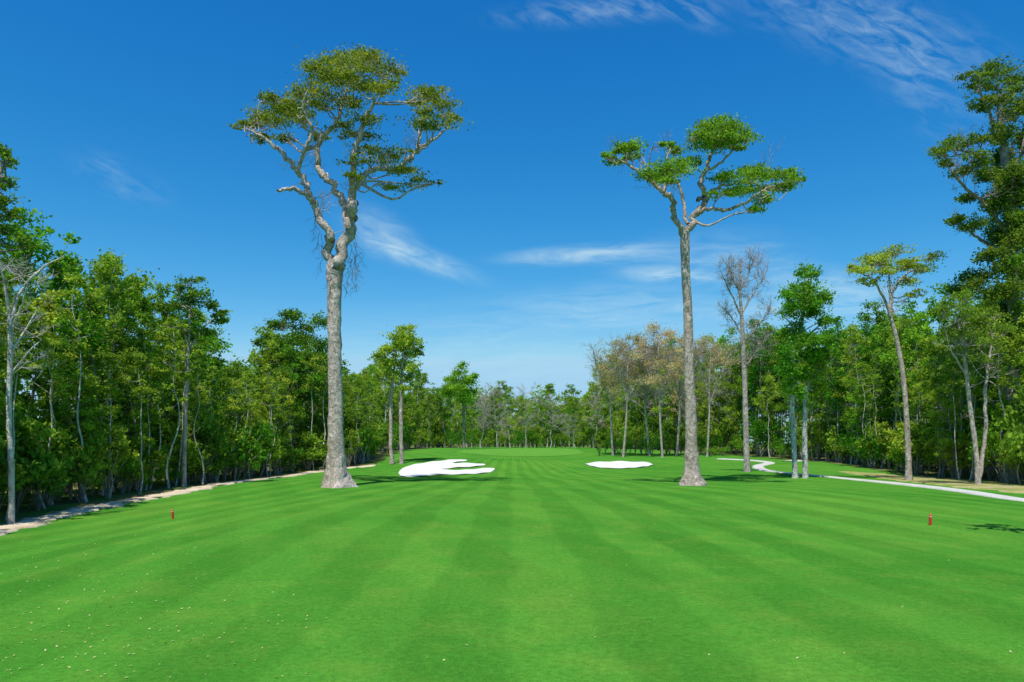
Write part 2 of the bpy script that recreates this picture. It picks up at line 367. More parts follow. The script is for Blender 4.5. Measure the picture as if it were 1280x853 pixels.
drawn('giant_tree','tallest tree, pale-trunked giant with broad olive crown standing on the fairway left of centre',(423,609),
 [(0,0,[(423,609,13),(421,590,11.2),(420,545,9.6),(419,480,8.5),(418,410,8.2),(418,365,8.8),(419,340,9.8)]),
  (0,.5,[(420,350,9.2),(430,315,8.6),(434,285,8),(437,262,7.2),(442,240,6),(452,222,4.8)]),
  (.5,1.6,[(448,228,4.8),(470,210,4.2),(495,212,3.6),(512,204,3.2),(527,188,2.6),(545,172,2.0),(562,158,1.2)]),
  (0,-1.2,[(416,352,8),(412,320,6.8),(408,290,5.8),(398,262,5.4),(386,244,4.7),(376,222,4.1),(362,200,3.6),(345,184,2.8),(325,170,2),(310,162,1)]),
  (-.6,-2,[(390,250,3.6),(372,241,3),(358,238,2.6),(348,238,2)]),
  (0,2.0,[(434,285,6),(418,250,5.5),(404,225,5),(398,208,4.6),(408,180,4),(420,150,3),(432,120,2),(440,95,1)]),
  (.3,-2.2,[(440,248,5),(438,215,4.5),(446,180,4),(458,150,3),(470,120,2),(478,98,1)]),
  (1,1.8,[(512,204,2.8),(524,178,2.4),(524,158,2),(535,140,1.4),(545,125,.8)]),
  (-1,-3,[(372,215,3.2),(385,185,2.8),(388,160,2.2),(378,135,1.6),(385,112,.8)])],
 [(440,80,38,9),(412,94,31,10),(470,90,25,10),(388,112,24,7),(452,110,34,8),(416,120,32,7),(482,112,20,6),(432,100,34,9),(398,132,22,5),(450,72,20,5),(425,78,20,5),(440,128,24,5),
  (336,126,17,6),(360,134,28,7),(312,158,18,5),(342,152,29,7),(374,148,23,7),(326,170,18,4),(304,156,11,4),(354,174,17,4),(352,142,24,7),(330,142,18,5),
  (534,120,24,6),(550,134,22,6),(545,156,26,5),(522,130,14,5),(562,148,13,5),(532,144,16,4),(540,114,16,4),
  (474,202,27,5),(506,215,27,5),(524,230,19,4),(456,190,27,5),(490,236,16,4),(436,203,20,4),(460,172,19,5),(484,190,20,4),
  (430,158,20,5),(456,150,20,5),(400,172,15,4),(442,222,15,4)],
 M['bark_hero'],M['olive'],3.8,.185,310,11,flare=1.65,depth2=2,twig=22,fat=1.35,lthin=.84,jag=.42,
 vines=[(px,y0,y1,dy) for px,y0,y1,dy in [(398,285,325,-.5),(402,290,340,.2),(394,268,300,-.6),(426,330,362,-.9),(434,320,368,-.8),(440,310,350,.1),(444,300,342,.3),(430,325,372,-.9),(446,285,330,.2),(408,330,356,-.9),(450,318,340,.4),(438,330,360,-.5),(442,322,366,-.2),(436,300,345,.6)]])
drawn('giant_tree','second tallest tree, slim pale trunk forking into small bright green crown, right of centre',(866,607),
 [(0,0,[(866,607,10),(865,590,8.6),(864,545,7.3),(862,480,6.3),(860,400,5.6),(857,340,5.4),(856,300,5.6),(856,285,5.4)]),
  (0,-1.5,[(855,294,5.4),(847,272,4.6),(838,255,4.2),(830,242,3.8),(815,232,3),(797,220,2.4),(782,205,1.8),(768,197,1)]),
  (0,1,[(857,294,6),(866,268,5.2),(870,250,4.8),(876,228,4.1),(884,205,3.3),(890,188,2.4),(896,170,1.2)]),
  (.3,2,[(871,250,3.4),(884,243,3),(896,236,2.6),(912,232,2),(930,228,1)]),
  (.1,-2,[(866,268,3.4),(885,262,3),(905,263,2.8),(922,258,2.4),(942,245,1.8),(965,232,1)]),
  (0,1.5,[(860,280,3),(857,258,2.8),(850,240,2.4),(840,225,1.6),(836,212,.8)]),
  (-.8,.5,[(830,242,2.4),(832,222,2),(834,200,1.6),(838,186,.8)]),
  (.5,-1.5,[(880,216,2.4),(895,205,2),(912,192,1.4),(920,180,.7)])],
 [(896,160,30,7),(874,172,18,7),(914,174,22,8),(890,182,24,7),(905,164,26,7),(925,186,11,5),
  (836,213,30,7),(856,204,13,5),(815,220,20,6),(836,184,12,5),(826,226,20,5),(845,190,8,4),
  (774,190,19,6),(790,184,15,6),(764,203,12,4),(784,200,14,5),(757,196,8,4),
  (950,220,36,7),(982,219,21,6),(930,240,20,6),(908,222,20,6),(945,264,13,5),(966,236,24,7),(900,244,16,4),(940,212,22,6),(994,226,11,4),(955,250,16,5)],
 M['bark_brown'],M['hero_bright'],3.4,.185,410,12,flare=1.65,depth2=2,twig=12,fat=1.35,lthin=.76,jag=.48)
drawn('giant_tree','towering vine-clad dark tree at the right edge, rising far above the wood',(1264,603),
 [(0,0,[(1264,603,7.5),(1265,520,6.8),(1268,420,6.4),(1266,350,6),(1262,290,5.6),(1258,240,5),(1255,190,4.2),(1250,150,3),(1248,110,1.8)]),
  (0,-2,[(1262,300,4),(1245,270,3.4),(1225,250,2.8),(1205,235,2.2),(1190,215,1.4)]),
  (0,1.5,[(1258,240,4),(1240,215,3.2),(1222,195,2.6),(1205,188,2),(1185,186,1)]),
  (0,2.5,[(1258,220,4),(1275,190,3),(1285,150,2),(1290,110,1)]),
  (0,1,[(1262,330,3.5),(1240,310,3),(1218,295,2),(1200,280,1)]),
  (0,-2,[(1255,180,3),(1240,150,2.4),(1228,120,1.6),(1222,95,.8)])],
 [(1238,90,25,7),(1216,98,15,6),(1268,104,22,10),(1230,128,16,8),(1282,136,20,12),(1222,112,15,5),(1300,120,20,16),(1254,124,16,8),(1256,146,14,10),
  (1194,182,20,6),(1176,190,14,5),(1215,178,16,7),(1186,204,11,5),(1220,198,15,7),(1248,172,17,11),(1278,180,18,20),
  (1204,216,15,6),(1235,222,17,11),(1262,215,18,16),(1282,230,18,22),(1210,248,13,7),(1240,254,17,13),(1266,258,18,18),
  (1194,276,15,5),(1218,282,15,8),(1244,294,18,15),(1272,300,18,20),(1234,322,17,11),(1262,338,20,18),(1218,350,22,11),(1250,366,25,14),(1284,350,20,18),(1305,200,20,22),(1305,280,20,24),(1200,368,18,10),(1262,240,17,23),(1268,290,19,28),(1248,204,16,13),(1256,400,18,14),(1272,430,16,16),(1262,380,18,16)],
 M['bark_grey'],M['vine'],3.0,.21,290,13,flare=1.5,depth2=2,twig=40,fat=1.4,lthin=.8)
drawn('slender_tree','leaning slender tree with flat open umbrella crown, right of the cart path bend',(1136,601),
 [(0,0,[(1136,601,5),(1135,560,4.4),(1131,490,3.8),(1123,435,3.4),(1113,395,3)]),
  (0,-1,[(1113,397,2.5),(1105,370,2),(1090,350,1.5),(1072,340,.8)]),(0,1,[(1113,395,2.5),(1119,362,2),(1135,342,1.5),(1155,334,.8)]),(0,.4,[(1113,392,2),(1112,360,1.6),(1110,325,.8)])],
 [(1072,340,18,5),(1092,326,20,6),(1118,317,20,6),(1142,328,20,6),(1160,338,14,5),(1108,342,20,5),(1132,354,16,5),(1145,370,10,4),(1088,354,14,5),(1105,330,20,5),(1125,335,18,5),(1062,338,9,4)],
 M['bark_pale'],M['lime'],1.8,.2,210,14,flare=1.4,twig=10,thin=.8,fat=1.4)
drawn('dead_tree','tall bare dead tree with a haze of grey twigs, right of the slim forked giant',(934,590),
 [(0,0,[(934,590,5.5),(932,520,4.8),(930,450,4.2),(927,395,3.2),(925,360,2),(927,332,.8)]),
  (0,-1,[(928,398,2),(914,368,1.4),(902,342,.6)]),(0,1,[(928,390,2),(943,364,1.4),(957,345,.6)]),(0,1.5,[(930,425,1.7),(916,399,1.2),(904,386,.6)]),
  (0,-1.5,[(930,430,1.7),(948,406,1.2),(964,386,.6)]),(0,.6,[(925,362,1.4),(936,340,1),(942,326,.5)]),(0,-.6,[(925,366,1.4),(915,346,1),(911,330,.5)]),(0,1,[(931,460,1.4),(945,440,1),(953,427,.5)])],
 [],M['bark_dead'],None,2,.3,100,15,twig=230,flare=1.4,thin=.72,twl=.68)
drawn('slender_tree','tall bright green tree with irregular crown and pale trunk, left of the umbrella-crowned tree',(994,598),
 [(0,0,[(994,598,4),(992,540,3.6),(990,490,3.2),(998,430,2.8),(1006,380,2),(1010,340,1)]),(0,1,[(997,440,2),(1015,415,1.5),(1035,400,.8)]),(0,-1,[(1000,420,1.8),(988,405,1.3),(980,395,.7)])],
 [(1010,342,14,9),(1000,364,20,10),(1026,378,17,10),(985,392,17,10),(1012,396,24,12),(1038,404,11,7),(990,418,20,10),(1014,428,22,10),(984,442,13,9),(1006,450,18,10),(998,472,16,9),(1005,382,20,10),(1024,442,14,9),(986,462,12,8),(994,494,13,8),(984,482,9,6),(1002,512,9,6)],
 M['bark_white'],M['bright'],2.4,.23,230,16,flare=1.3,thin=.85,fat=1.5)
drawn('slender_tree','straight white-trunked tree close beside the tall bright green tree',(1007,598),
 [(0,0,[(1007,598,4),(1006,550,3.6),(1007,500,3.2),(1010,470,2.5),(1014,440,1.4)])],
 [(1014,446,16,8),(1026,458,14,7),(1002,462,12,7),(1018,474,16,7),(1008,492,14,7),(1026,486,11,6),(1016,508,11,6)],M['bark_white'],M['forest'],1.8,.25,170,17,flare=1.3,thin=.85)
drawn('slender_tree','yellow-green two-stemmed tree with wide airy crown beneath the right-edge giant',(1223,607),
 [(0,0,[(1223,607,4),(1220,565,3.8),(1212,505,3.3),(1206,450,2.8),(1198,405,1.6)]),(0,.5,[(1223,600,3.2),(1229,545,2.9),(1232,480,2.4),(1241,425,1.2)]),(0,-.8,[(1208,470,1.8),(1190,440,1.3),(1180,410,.7)])],
 [(1195,382,20,7),(1216,390,20,7),(1240,396,20,7),(1258,412,16,7),(1205,420,18,7),(1236,428,18,7),(1178,392,12,6),(1186,416,13,7),(1222,408,18,7),(1252,440,14,7),(1198,440,13,6),(1225,450,13,6),(1250,462,10,6),(1180,436,9,5)],M['bark_pale'],M['lime'],2.2,.2,200,18,twig=14,flare=1.3,thin=.8)
drawn('slender_tree','tall dark tree with open layered crown, tallest between left edge and the pale giant',(230,609),
 [(0,0,[(230,609,4.2),(231,540,3.8),(234,470,3.3),(236,420,2.6),(238,365,1.2)]),(0,1,[(234,442,2),(252,412,1.5),(274,394,.8)]),(0,-1,[(235,432,2),(226,402,1.5),(221,372,.8)])],
 [(238,352,13,6),(228,363,13,7),(250,370,13,7),(221,384,10,7),(263,384,12,6),(276,392,10,4),(270,405,12,5),(240,394,14,7),(226,410,12,7),(258,418,14,5),(236,424,13,6),(280,402,7,4),(238,380,16,9)],M['bark_pale'],M['deep'],1.7,.2,230,19,flare=1.3,thin=.68)
drawn('bare_tree','pale bare-limbed tree leaning over at the left edge of the picture',(14,657),
 [(0,0,[(14,657,4.6),(14,590,4.2),(11,510,3.8),(13,440,3.6),(12,390,3)]),(0,1,[(12,402,2.6),(30,362,2.1),(55,336,1.6),(80,320,.8)]),(0,-.6,[(12,392,2.5),(5,355,1.8),(1,328,.8)]),(0,.8,[(13,440,2),(32,412,1.5),(46,388,.7)]),(0,.5,[(12,470,1.6),(36,440,1.1),(52,425,.6)]),(0,-.5,[(12,420,1.8),(26,385,1.3),(36,350,.6)])],
 [],M['bark_white'],None,1.5,.2,100,20,twig=16,flare=1.3,twl=.8,thin=.85)
drawn('dense_tree','tall dark tree at the left edge whose crown rises above its neighbours',(-14,650),
 [(0,0,[(-14,650,7),(-12,540,6),(-8,400,5),(-5,300,4),(-2,220,2)])],
 [(2,190,12,7),(10,206,12,7),(-8,220,18,9),(12,234,12,7),(-4,252,22,9),(16,268,18,8),(0,290,24,10),(18,308,20,9),(-6,330,24,10),(10,348,18,9)],M['bark_grey'],M['deep'],1.6,.16,330,21)
drawn('slender_tree','two-stemmed tree with feathery dome crown just right of the pale giant trunk',(502,580),
 [(0,0,[(502,580,3.2),(501,520,2.8),(502,470,2.2),(506,418,.8)]),(0,.6,[(490,580,3.2),(490,520,2.8),(492,475,2),(496,438,.8)])],
 [(506,414,11,6),(496,424,14,8),(516,428,12,8),(486,440,13,8),(510,444,16,9),(498,458,16,9),(522,442,7,6),(482,456,11,7),(516,462,10,7),(506,432,16,8),(490,470,12,7),(510,474,10,6)],M['bark_pale'],M['forest'],2.4,.28,150,22,flare=1.3,fat=1.4,thin=.8)
drawn('slender_tree','fresh green round-crowned tree alone near the fairway end, left of centre',(580,563),
 [(0,0,[(580,563,1.7),(580,530,1.5),(579,500,1.3),(576,472,.6)])],
 [(575,468,10,5),(565,477,11,6),(587,478,10,6),(572,488,17,7),(588,491,9,6),(560,490,9,6),(578,498,12,6)],M['bark_grey'],M['bright'],2.5,.4,90,23,flare=1.2,D=165)
drawn('dense_tree','broad dark rounded tree behind and left of the pale giant trunk',(368,586),
 [(0,0,[(368,586,4.5),(367,530,4),(366,470,3),(366,405,1.2)]),(0,1.5,[(367,500,2.5),(385,460,2),(398,436,1)]),(0,-1.5,[(367,500,2.5),(350,460,2),(338,436,1)])],
 [(366,398,15,7),(350,410,16,8),(381,413,17,8),(338,430,16,9),(364,428,22,10),(396,434,13,9),(350,450,20,10),(384,452,18,10),(334,456,12,9),(366,474,22,10),(396,470,12,9),(346,486,14,9),(330,478,10,8),(385,490,14,9),(360,500,16,9)],M['bark_grey'],M['deep'],2.6,.27,170,24,thin=.55)
_tr=np.random.default_rng(31)
for k,(bx,by,lean,pp,lab) in enumerate([(766,569.5,-5,[(758,446),(772,440),(752,462),(778,456),(764,472),(756,482),(774,480)],'low half-bare tan tree, outermost at the left end of the right-hand wood'),
                            (779,571.5,8,[(772,432),(792,424),(765,450),(800,440),(780,456),(795,466),(762,470),(778,442),(806,458),(786,480),(770,490)],'half-bare tan-leaved tree second from the left end of the right-hand wood'),
                            (828,572,-6,[(814,418),(834,420),(800,432),(844,438),(820,440),(836,460),(806,460),(824,428),(848,456),(812,476),(834,480),(796,446)],'half-bare brownish tree just left of the slim forked giant'),
                            (812,570,-10,[(800,428),(816,436),(792,448),(810,456),(824,452),(804,470),(790,464)],'half-bare tan tree standing between two other brownish trees'),
                            (846,570,6,[(840,424),(854,430),(836,444),(858,446),(848,460),(842,474)],'half-bare tan tree partly hidden behind the trunk of the slim forked giant'),
                            (884,571,5,[(880,430),(896,440),(872,446),(890,458),(902,452)],'thin half-bare tan tree just right of the slim forked giant')]):
    drawn('half_bare_tree',lab,(bx,by),[(0,0,[(bx,by,3),(bx+lean*.5,520,2.6),(bx+lean*.6,470,2),(bx+lean,pp[0][1]+4,.8)]),(0,1.5,[(bx+lean*.5,505,1.8),(bx+14+lean,465,1.3),(bx+24+lean,440,.6)]),(0,-1.5,[(bx+lean*.5,495,1.8),(bx-14+lean,460,1.3),(bx-20+lean,435,.6)])],
      [(a,b,_tr.uniform(8,16),_tr.uniform(5,9)) for a,b in pp],M['bark_dead'],M['tan'],3.5,.24,55,30+k,twig=130,flare=1.2,thin=.5)

# ------------------------------------------------------------------ forest tree kinds (meshes shared by copies)
def variant(seed,bark,leafm,Hh=16,tr=.16,lo=.28,cr=2.3,nb=34,prof=lambda t:math.sin(math.pi*min(1,.12+.85*t))**.6,ln=150,leaf=.24,cl=.75,up=.45,tw=0):
    rng=np.random.default_rng(seed); tb=MB(); lb=MB()
    K=9; z=np.linspace(0,Hh*.96,K); w=np.cumsum(rng.normal(size=(K,2))*.2,axis=0); w-=w[0]
    P=np.column_stack([w,z]); P[0,2]=-.2; R=tr*(1-.85*np.linspace(0,1,K)); R[0]*=1.35
    Q=catmull(np.column_stack([P,R]),3); tube(tb,Q[:,:3],np.maximum(Q[:,3],.015),7)
    def at(t):
        i=t*(len(Q)-1); a=int(min(i,len(Q)-2)); return Q[a]+(Q[a+1]-Q[a])*(i-a)
    cs=[(at(.98)[:3]+np.array([0,0,.1]),cl*.8),(at(.93)[:3],cl*.8)]
    for i in range(nb):
        u=(i+rng.uniform(0,1))/nb; t=lo+(1-lo)*u; az=i*2.4+rng.uniform(-.6,.6)
        L=cr*prof(u)*rng.uniform(.3,1.4); q=at(min(t,.99)); d=np.array([math.cos(az),math.sin(az),up*rng.uniform(.0,2.2)])
        e=q[:3]+d*L; m=q[:3]+d*L*.5+np.array([0,0,-.1*L])+rng.normal(size=3)*.08*L
        tube(tb,catmull(np.array([q[:3],m,e]),3),np.linspace(max(q[3]*.5,.02),.015,7),4)
        cs.append((e,cl*rng.uniform(.5,1.25)))
        if L>1.3 and rng.random()<.8: cs.append((m+rng.normal(size=3)*.35,cl*rng.uniform(.5,1)))
        if tw:
            for k in range(tw): twigs(tb,rng,q[:3]+(e-q[:3])*rng.uniform(.3,1),norm(d+rng.normal(size=3)*.5),rng.uniform(.6,1.2),.025,2)
    if ln:
        for c,r in cs:
            n=int(ln*(r/cl)**2)+8; p,_=clump_pts(rng,c,np.array([r*1.05,r*1.05,r*1.05]),n); leaves(lb,rng,p,leaf,leaf*.55,.35)
    return (tb.mesh('trunk',bark,True), lb.mesh('crown',leafm) if ln else None, Hh)
sinp=lambda t:math.sin(math.pi*min(1,.12+.85*t))**.6
cone=lambda t:1.08-t*.9
dome=lambda t:(1-t**3)*.9+.15
V={}
V['col1']=variant(101,M['bark_pale'],M['forest'],16,.12,.20,1.9,36,sinp,160,.23,.70)
V['col2']=variant(102,M['bark_pale'],M['deep'],16,.12,.22,1.8,36,sinp,160,.23,.70)
V['col3']=variant(103,M['bark_pale'],M['forest'],16,.11,.30,2.1,32,dome,120,.28,.72,.7)
V['dome1']=variant(104,M['bark_pale'],M['forest'],16,.14,.44,2.6,32,dome,170,.25,.9,.6)
V['dome2']=variant(105,M['bark_pale'],M['bright'],16,.13,.38,2.2,32,sinp,150,.28,.85,.6)
V['cone1']=variant(106,M['bark_pale'],M['deep'],16,.13,.20,1.9,38,cone,150,.22,.70,.25)
V['cone2']=variant(112,M['bark_pale'],M['lime'],16,.12,.24,1.8,36,cone,150,.20,.66,.7)
V['thin1']=variant(107,M['bark_white'],M['forest'],16,.10,.5,1.6,20,sinp,120,.24,.7,.7)
V['thin2']=variant(108,M['bark_white'],M['lime'],16,.10,.44,1.6,20,dome,120,.24,.7,.7)
V['pole1']=variant(113,M['bark_white'],M['forest'],16,.085,.7,1.2,11,dome,100,.24,.6,.7)
V['pole2']=variant(114,M['bark_white'],M['lime'],16,.075,.64,1.1,11,sinp,80,.24,.55,.8)
V['tan1']=variant(109,M['bark_dead'],M['tan'],16,.10,.38,2.4,26,dome,65,.25,.85,.6,3)
V['bare1']=variant(110,M['bark_dead'],None,16,.12,.35,2.6,26,dome,0,.2,.8,.8,6)
V['bare2']=variant(111,M['bark_dead'],None,16,.10,.3,2.2,24,sinp,0,.2,.8,.9,6)
SKY=np.array([(-400,200),(0,262),(40,275),(80,262),(100,285),(120,310),(140,298),(160,325),(185,350),(205,352),(225,385),(250,405),(270,432),(290,446),(320,432),(350,412),(390,420),(410,442),(430,456),(445,468),(460,460),(480,450),(500,462),(520,470),(540,476),(560,482),(600,488),(640,486),(680,484),(700,488),(740,484),(756,470),(780,440),(800,430),(830,430),(850,440),(880,430),(900,420),(920,415),(950,402),(970,404),(1000,415),(1030,420),(1060,400),(1080,392),(1100,402),(1130,388),(1160,400),(1200,375),(1230,370),(1260,352),(1280,342),(1700,250)],float)
def place(name,kind,x,y,hh,label,cat,group,rng,wide=1.0):
    t,c,h0=V[kind]; s=hh/h0; sw=s**.6*wide
    r=empty(name,(x,y,float(hgt(x,y))),0,(sw,sw,s)); r.rotation_euler=(rng.normal()*.035,rng.normal()*.035,rng.uniform(0,6.28)); tag(r,label,cat,group)
    link('trunk',t,r)
    if c: link('crown',c,r)
    return r
def need(x,y):
    px=640+F*x/y; top=np.interp(px,SKY[:,0],SKY[:,1]); return (HZ-top)*y/F+H-float(hgt(x,y))
rng=np.random.default_rng(5)
def belt(side,y0,y1,step,o0,o1,kinds,name,label,group,f0=.75,f1=1.0,mn=7,mx=27,wide=1.0):
    y=y0
    while y<y1:
        yy_=y+rng.uniform(-.4,.4)*step; o=rng.uniform(o0,o1)
        x=(float(le(yy_))-o) if side<0 else (float(re_(yy_))+o)
        hh=float(np.clip(need(x,yy_)*rng.uniform(f0,f1),mn,mx))
        place(name,kinds[rng.integers(len(kinds))],x,yy_,hh,label,'tree',group,rng,wide)
        y+=step*rng.uniform(.8,1.2)
# left wood
belt(-1,24,100,2.4,-.1,1.4,['pole1','pole2','pole1'],'slender_tree','thin white pole-like tree at the very edge of the left-hand wood','thin pale poles along the left wood edge',.5,.9)
belt(-1,20,60,1.5,.8,3.2,['col3','thin1','thin2','col1','col1','cone2','col2'],'forest_tree','slim green tree in the front rank of the near left-hand wood','front rank of the near left wood',.42,.95)
belt(-1,27,60,2.2,3.5,8,['col1','col2','cone1','cone1','dome2','col3'],'forest_tree','tree rising in the second rank of the near left-hand wood','second rank of the near left wood',.75,1.1)
belt(-1,56,120,1.9,.8,4.5,['col1','thin1','col3','dome2','cone2','col2','thin2'],'forest_tree','tree in the front rank of the left wood behind the pale giant','front rank of the farther left wood',.45,.98)
belt(-1,60,130,3.0,5,11,['col1','col2','cone1','col3','dome2'],'forest_tree','taller tree behind the front rank of the farther left-hand wood','second rank of the farther left wood',.8,1.1,wide=1.1)
belt(-1,122,235,3.6,.5,7,['col1','col3','cone2','dome2','thin2','thin1'],'forest_tree','distant tree in the left-hand wood narrowing towards the fairway end','far end of the left wood',.65,1.1,wide=1.2)
# right wood
belt(1,50,108,2.8,.0,2.0,['pole1','pole2','pole1'],'slender_tree','thin white pole-like tree at the very edge of the right-hand wood','thin pale poles along the right wood edge',.5,.9)
belt(1,50,100,2.2,.8,5,['col3','thin1','thin2','cone2','dome2','col1'],'forest_tree','tree in the front rank of the right-hand wood beyond the cart path','front rank of the right wood',.45,.95)
belt(1,54,104,2.5,5.5,11,['col1','col2','cone1','col3','dome2','cone1'],'forest_tree','taller tree behind the front rank of the right-hand wood','second rank of the right wood',.78,1.12,wide=1.1)
belt(1,100,130,2.4,.3,5,['dome2','thin1','col3','thin2','bare2','col1'],'forest_tree','tree in the right-hand wood directly behind the dead tree and bright green tree','middle of the right wood front',.6,1.05)
belt(1,130,165,2.0,.3,5,['tan1','thin1','col3','bare1','thin2','bare2','dome2','cone2'],'forest_tree','slim half-dry tree in the farther right-hand wood behind the slim forked giant','front rank of the farther right wood',.6,1.0)
belt(1,104,175,3.0,6,12,['col1','dome2','dome1','col3'],'forest_tree','green tree standing behind the farther right-hand wood edge','second rank of the farther right wood',.85,1.06,wide=1.2)
belt(1,165,245,5,0,8,['col1','dome1','dome2','thin1'],'forest_tree','distant tree in the right wood near the fairway end','far end of the right wood',.75,1.06,wide=1.2)
# fairway end
for k in range(46):
    px=540+ (780-540)*(k+rng.uniform(0,1))/46; y=rng.uniform(205,300); x=(px-640)/F*y
    place('forest_tree',['col1','col3','dome1','dome2','thin1','thin2','cone2','bare2'][rng.integers(8)],x,y,float(np.clip(need(x,y)*rng.uniform(.45,1.12),7,29)),'small distant tree in the wood closing the fairway end','tree','trees closing the fairway end',rng,1.35)
for px,py,y,kd,lab in [(601,496,195,'bare2','first from the left'),(622,482,195,'bare1','second from the left'),(657,488,190,'bare2','third from the left'),(688,498,190,'bare1','fourth from the left'),(712,521,190,'bare1','fifth from the left and shortest'),(742,492,190,'bare2','last on the right')]:
    x=(px-640)/F*y; place('bare_tree',kd,x,y,(HZ-py)*y/F+H-float(hgt(x,y)),'grey leafless tree at the fairway end, '+lab,'tree',None,rng,1.5)
place('slender_tree','pole1',17.05,21.7,12,'slim white-trunked tree standing alone on the grass beyond the right edge','tree',None,rng,.95)
# ------------------------------------------------------------------ undergrowth
def shrub_variant(seed,leafm,hh=2.2,r=1.2,n=1500,leaf=.17):
    rg=np.random.default_rng(seed); tb=MB(); lb=MB(); p=[]
    for k in range(12):
        a=rg.uniform(0,6.28); e=np.array([math.cos(a)*r*rg.uniform(.2,.9),math.sin(a)*r*rg.uniform(.2,.9),hh*rg.uniform(.3,1)])
        tube(tb,catmull(np.array([[0,0,-.1],e*np.array([.35,.35,.5]),e]),3),np.linspace(.03,.008,7),4)
        q,_=clump_pts(rg,e,np.array([.5,.5,.42])*r*.9,n//12); p.append(q)
    p=np.concatenate(p); p[:,2]=np.maximum(p[:,2],.05); leaves(lb,rg,p,leaf,leaf*.5,.4)
    return tb.mesh('stems',M['bark_grey'],True),lb.mesh('foliage',leafm)
SV=[shrub_variant(201,M['forest']),shrub_variant(202,M['bright'],1.8,1.4),shrub_variant(203,M['lime'],2.6,1.0),shrub_variant(204,M['forest'],3.0,1.5,1700,.22)]
def put_shrub(x,y,s,label,group):
    a,b=SV[rng.integers(4)]
    r=empty('shrub',(x,y,float(hgt(x,y))),rng.uniform(0,6.28),(s,s,s*rng.uniform(.8,1.5))); tag(r,label,'shrub',group)
    link('stems',a,r); link('foliage',b,r)
def shrubs(side,y0,y1,step,o0,o1,label,group,s0=.5,s1=1.3):
    y=y0
    while y<y1:
        o=rng.uniform(o0,o1); x=(float(le(y))-o) if side<0 else (float(re_(y))+o)
        put_shrub(x,y,rng.uniform(s0,s1),label,group); y+=step*rng.uniform(.6,1.4)
shrubs(-1,26,60,.75,.3,2.8,'leafy shrub under the trees at the near left wood edge','shrubs at the near left wood edge',.4,1.6)
shrubs(-1,60,125,1.4,.3,3,'leafy shrub at the edge of the farther left wood','shrubs at the farther left wood edge',.8,2.1)
shrubs(-1,125,235,4.5,-1,3,'distant leafy shrub below the far left wood','shrubs at the far left wood edge',1.3,2.6)
shrubs(-1,32,100,3.4,4,7,'taller shrub in the shade inside the left-hand wood','shrubs inside the left wood',1.3,2.4)
shrubs(1,52,110,1.15,.2,4,'leafy shrub at the right wood edge beyond the dry grass','shrubs at the right wood edge',.6,2.1)
shrubs(1,54,110,3.2,4,8,'taller shrub in the shade inside the right-hand wood','shrubs inside the right wood',1.3,2.4)
shrubs(1,110,235,2.6,-.5,4,'leafy shrub below the farther right-hand wood','shrubs at the farther right wood edge',1.0,2.4)
tanY=ground_at(806,570.5)[1]
for k in range(22):
    px=748+(905-748)*(k+rng.uniform(0,1))/22; y=tanY+rng.uniform(1,14); put_shrub((px-640)/F*y,y,rng.uniform(.7,1.7),'low shrub at the feet of the half-bare tan trees','shrubs below the half-bare tan trees')
for k in range(44):
    px=535+(790-535)*(k+rng.uniform(0,1))/44; y=rng.uniform(200,245); put_shrub((px-640)/F*y,y,rng.uniform(.8,2.8),'distant shrub filling the foot of the wood at the fairway end','shrubs at the fairway end')
# ------------------------------------------------------------------ deep woodland masses
def mass(label,pts,leaf,per,top,rr,seed,mat,ncl=7,lo_=.8,hi_=1.05):
    rg=np.random.default_rng(seed); mb=MB()
    for (x,y) in pts:
        z0=float(hgt(x,y)); hh=top(x,y)*rg.uniform(lo_,hi_)
        tube(mb,[[x,y,z0-.2],[x+rg.normal()*.3,y,z0+hh*.5],[x+rg.normal()*.5,y,z0+hh*.92]],[.13,.10,.03],5,1)
        for k in range(ncl):
            c=np.array([x+rg.normal()*1.8,y+rg.normal()*1.8,z0+hh*(.03+.94*rg.uniform(0,1)**1.35)])
            p,_=clump_pts(rg,c,np.array([rr,rr,rr*.9])*rg.uniform(.7,1.3),per); leaves(mb,rg,p,leaf,leaf*.6,.4,0)
    o=mb.build('woodland',[mat,M['bark_pale']],None); tag(o,label,'woodland',None,'stuff')
rg=np.random.default_rng(77)
pl=[]; 
for k in range(130):
    y=rg.uniform(28,200); pl.append((float(le(y))-rg.uniform(9,22),y))
mass('shadowy depth of the left-hand wood behind its front trees',pl,.55,60,lambda x,y:float(np.clip(need(x,y)*.88,8,18)),1.7,1,M['forest'],9)
pr=[]
for k in range(150):
    y=rg.uniform(52,200); pr.append((float(re_(y))+rg.uniform(10,25),y))
mass('shadowy depth of the right-hand wood behind its front trees',pr,.55,60,lambda x,y:float(np.clip(need(x,y)*.88,8,19)),1.8,2,M['forest'],10)
pc=[(rg.uniform(-75,100),rg.uniform(305,350)) for k in range(170)]
mass('far-off wood closing the view beyond the fairway end',pc,1.1,44,lambda x,y:22.5,3.0,3,M['forest'],14,.68,1.15)

